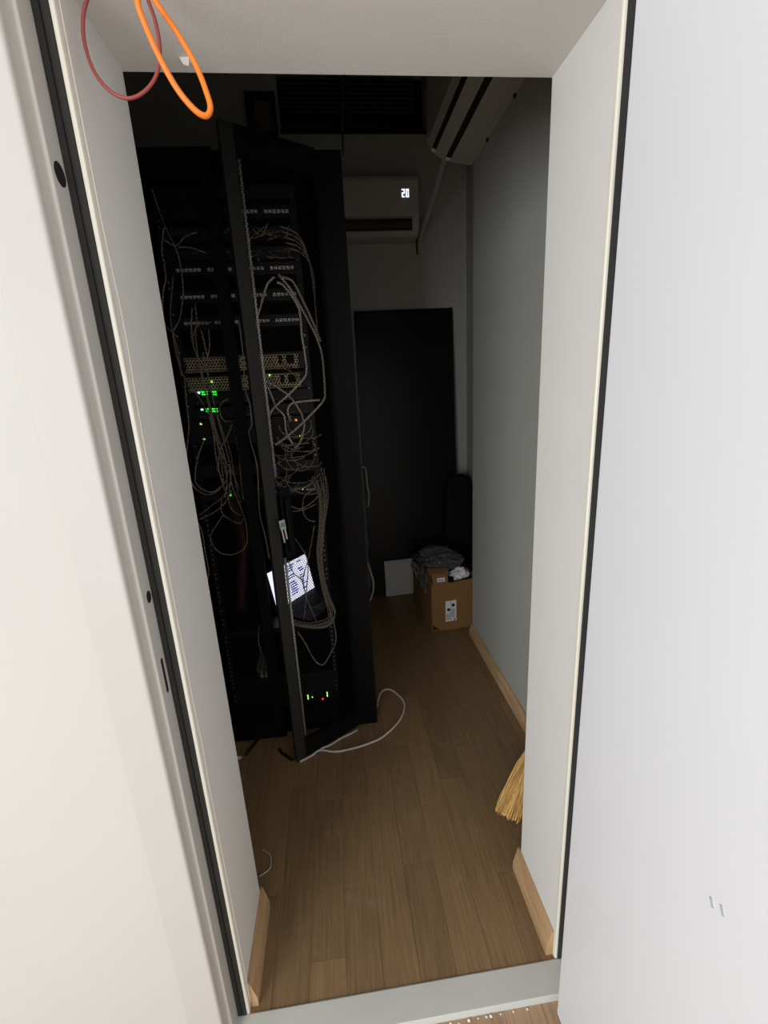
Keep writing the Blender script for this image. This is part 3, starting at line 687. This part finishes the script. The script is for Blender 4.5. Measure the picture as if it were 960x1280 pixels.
fs.f = [(i*5+j, i*5+j+1, i*5+j+6, i*5+j+5) for i in range(8) for j in range(4)]
fo = fs.build('plastic_sheet', 'film'); md = fo.modifiers.new('thick', 'SOLIDIFY'); md.thickness = .003
tag(fo, 'grey plastic sheet hanging over the left side of the cardboard box', 'plastic film')

# ------------------------------------------------------------------ broom behind the right reveal
br = tag(empty('broom', (.86, .42, 0)), 'straw broom with yellow bristles peeking from behind the right reveal', 'broom')
rn = random.Random(3); tip = [at(622, 1013, z=.006), at(652, 1012, z=.006)]
head = Vector((1.0, .475, .30))
b = MB(); b2 = MB()
for i in range(330):
    u = rn.random(); v = rn.uniform(-1, 1)
    base = Vector((.790+.115*u, .432-.038*u, .003))+Vector((.012*v, .022*v+.012*math.sin(u*9), abs(rn.gauss(0, .012))))
    if u < .12: base.z += .03*(.12-u)/.12
    st_ = head+Vector((rn.uniform(-.02, .02), rn.uniform(-.012, .012), rn.uniform(-.02, .03)))
    mid = base.lerp(st_, .5)+Vector((-.012+rn.uniform(-.008, .008), rn.uniform(-.008, .008), rn.uniform(-.004, .012)))
    (b if i % 3 else b2).tube([base, mid, st_], .0016, 3, 3)
tag(b.build('bristles', 'straw', br), kind='stuff'); tag(b2.build('bristles', 'strawd', br), kind='stuff')
for t in (.6, .75, .9):
    c = Vector((.845, .41, 0)).lerp(head, t); dv = (head-Vector((.845, .41, 0))).normalized()
    MB().cyl(c-dv*.006, c+dv*.006, .052*(1.15-t*.75), n=14).build('binding', 'strawd', br)
dv = (head-Vector((.845, .41, 0))).normalized()
MB().cyl(head-dv*.03, Vector((1.040, .49, .52)), .022, .012, 10).build('bundle_neck', 'strawd', br)
MB().cyl((1.038, .488, .50), (1.052, .50, 1.30), .011, n=10).build('handle', 'stick', br)

# ------------------------------------------------------------------ doorway details
YC = 0.0
oc = [(184, -22), (172, 0), (181, 30), (200, 73), (222, 112), (243, 137), (257, 145), (263, 136), (259, 118), (245, 82), (222, 42), (192, -2), (180, -22)]
cable('orange_cable', 'bright orange cable hanging in a narrow loop at the top of the doorway', [at(a, c, y=-.035+.05*i/12) for i, (a, c) in enumerate(oc)], .0040, 'orange', n=8)
rc = [(122, -24), (110, -4), (104, 22), (106, 55), (118, 90), (138, 114), (160, 123), (180, 115), (195, 95), (200, 66), (195, 30), (183, -5), (176, -24)]
cable('red_cable', 'dull red cable hanging in a round loop left of the orange one', [at(a, c, y=.03) for a, c in rc], .0026, 'redc', n=8)
np_ = at(231, 75, z=2.048); nb = tag(empty('plaster_nub', (np_.x, np_.y, 2.03)), 'small white nub stuck to the soffit behind the orange cable', 'nub')
crumple_o = MB().add([np_+Vector(v)*.62 for v in ((-.014, -.006, 0.004), (.014, -.008, .004), (.016, .008, .004), (-.012, .010, .004), (-.005, -.004, -.012), (.008, 0, -.014), (.002, .006, -.010))], [(0, 1, 2, 3), (0, 1, 5, 4), (1, 2, 5), (2, 6, 5), (2, 3, 6), (3, 0, 4, 6), (4, 5, 6)]).build('chip', 'chip', nb)
rn = random.Random(8)
for px, py in ((532, 1276), (563, 1269), (597, 1263), (621, 1257), (655, 1250), (604, 1254), (523, 1279), (575, 1279), (640, 1252), (612, 1262), (550, 1279), (585, 1266)):
    c = at(px+rn.uniform(-2, 2), py, z=-.010); c.y = min(c.y, -.081); r_ = rn.uniform(.0016, .0036)
    b = MB(); b.add([c+Vector(v)*r_ for v in ((-1, -.7, -.6), (1, -.9, -.6), (.8, .8, -.6), (-.9, .9, -.6), (-.3, -.2, .8), (.5, .3, .6))], [(0, 3, 2, 1), (0, 1, 4), (1, 5, 4), (1, 2, 5), (2, 3, 5), (3, 4, 5), (3, 0, 4)])
    tag(b.build('plaster_crumb', 'chip'), 'tiny white plaster crumb along the front of the threshold', 'crumb', 'plaster crumbs by the threshold')
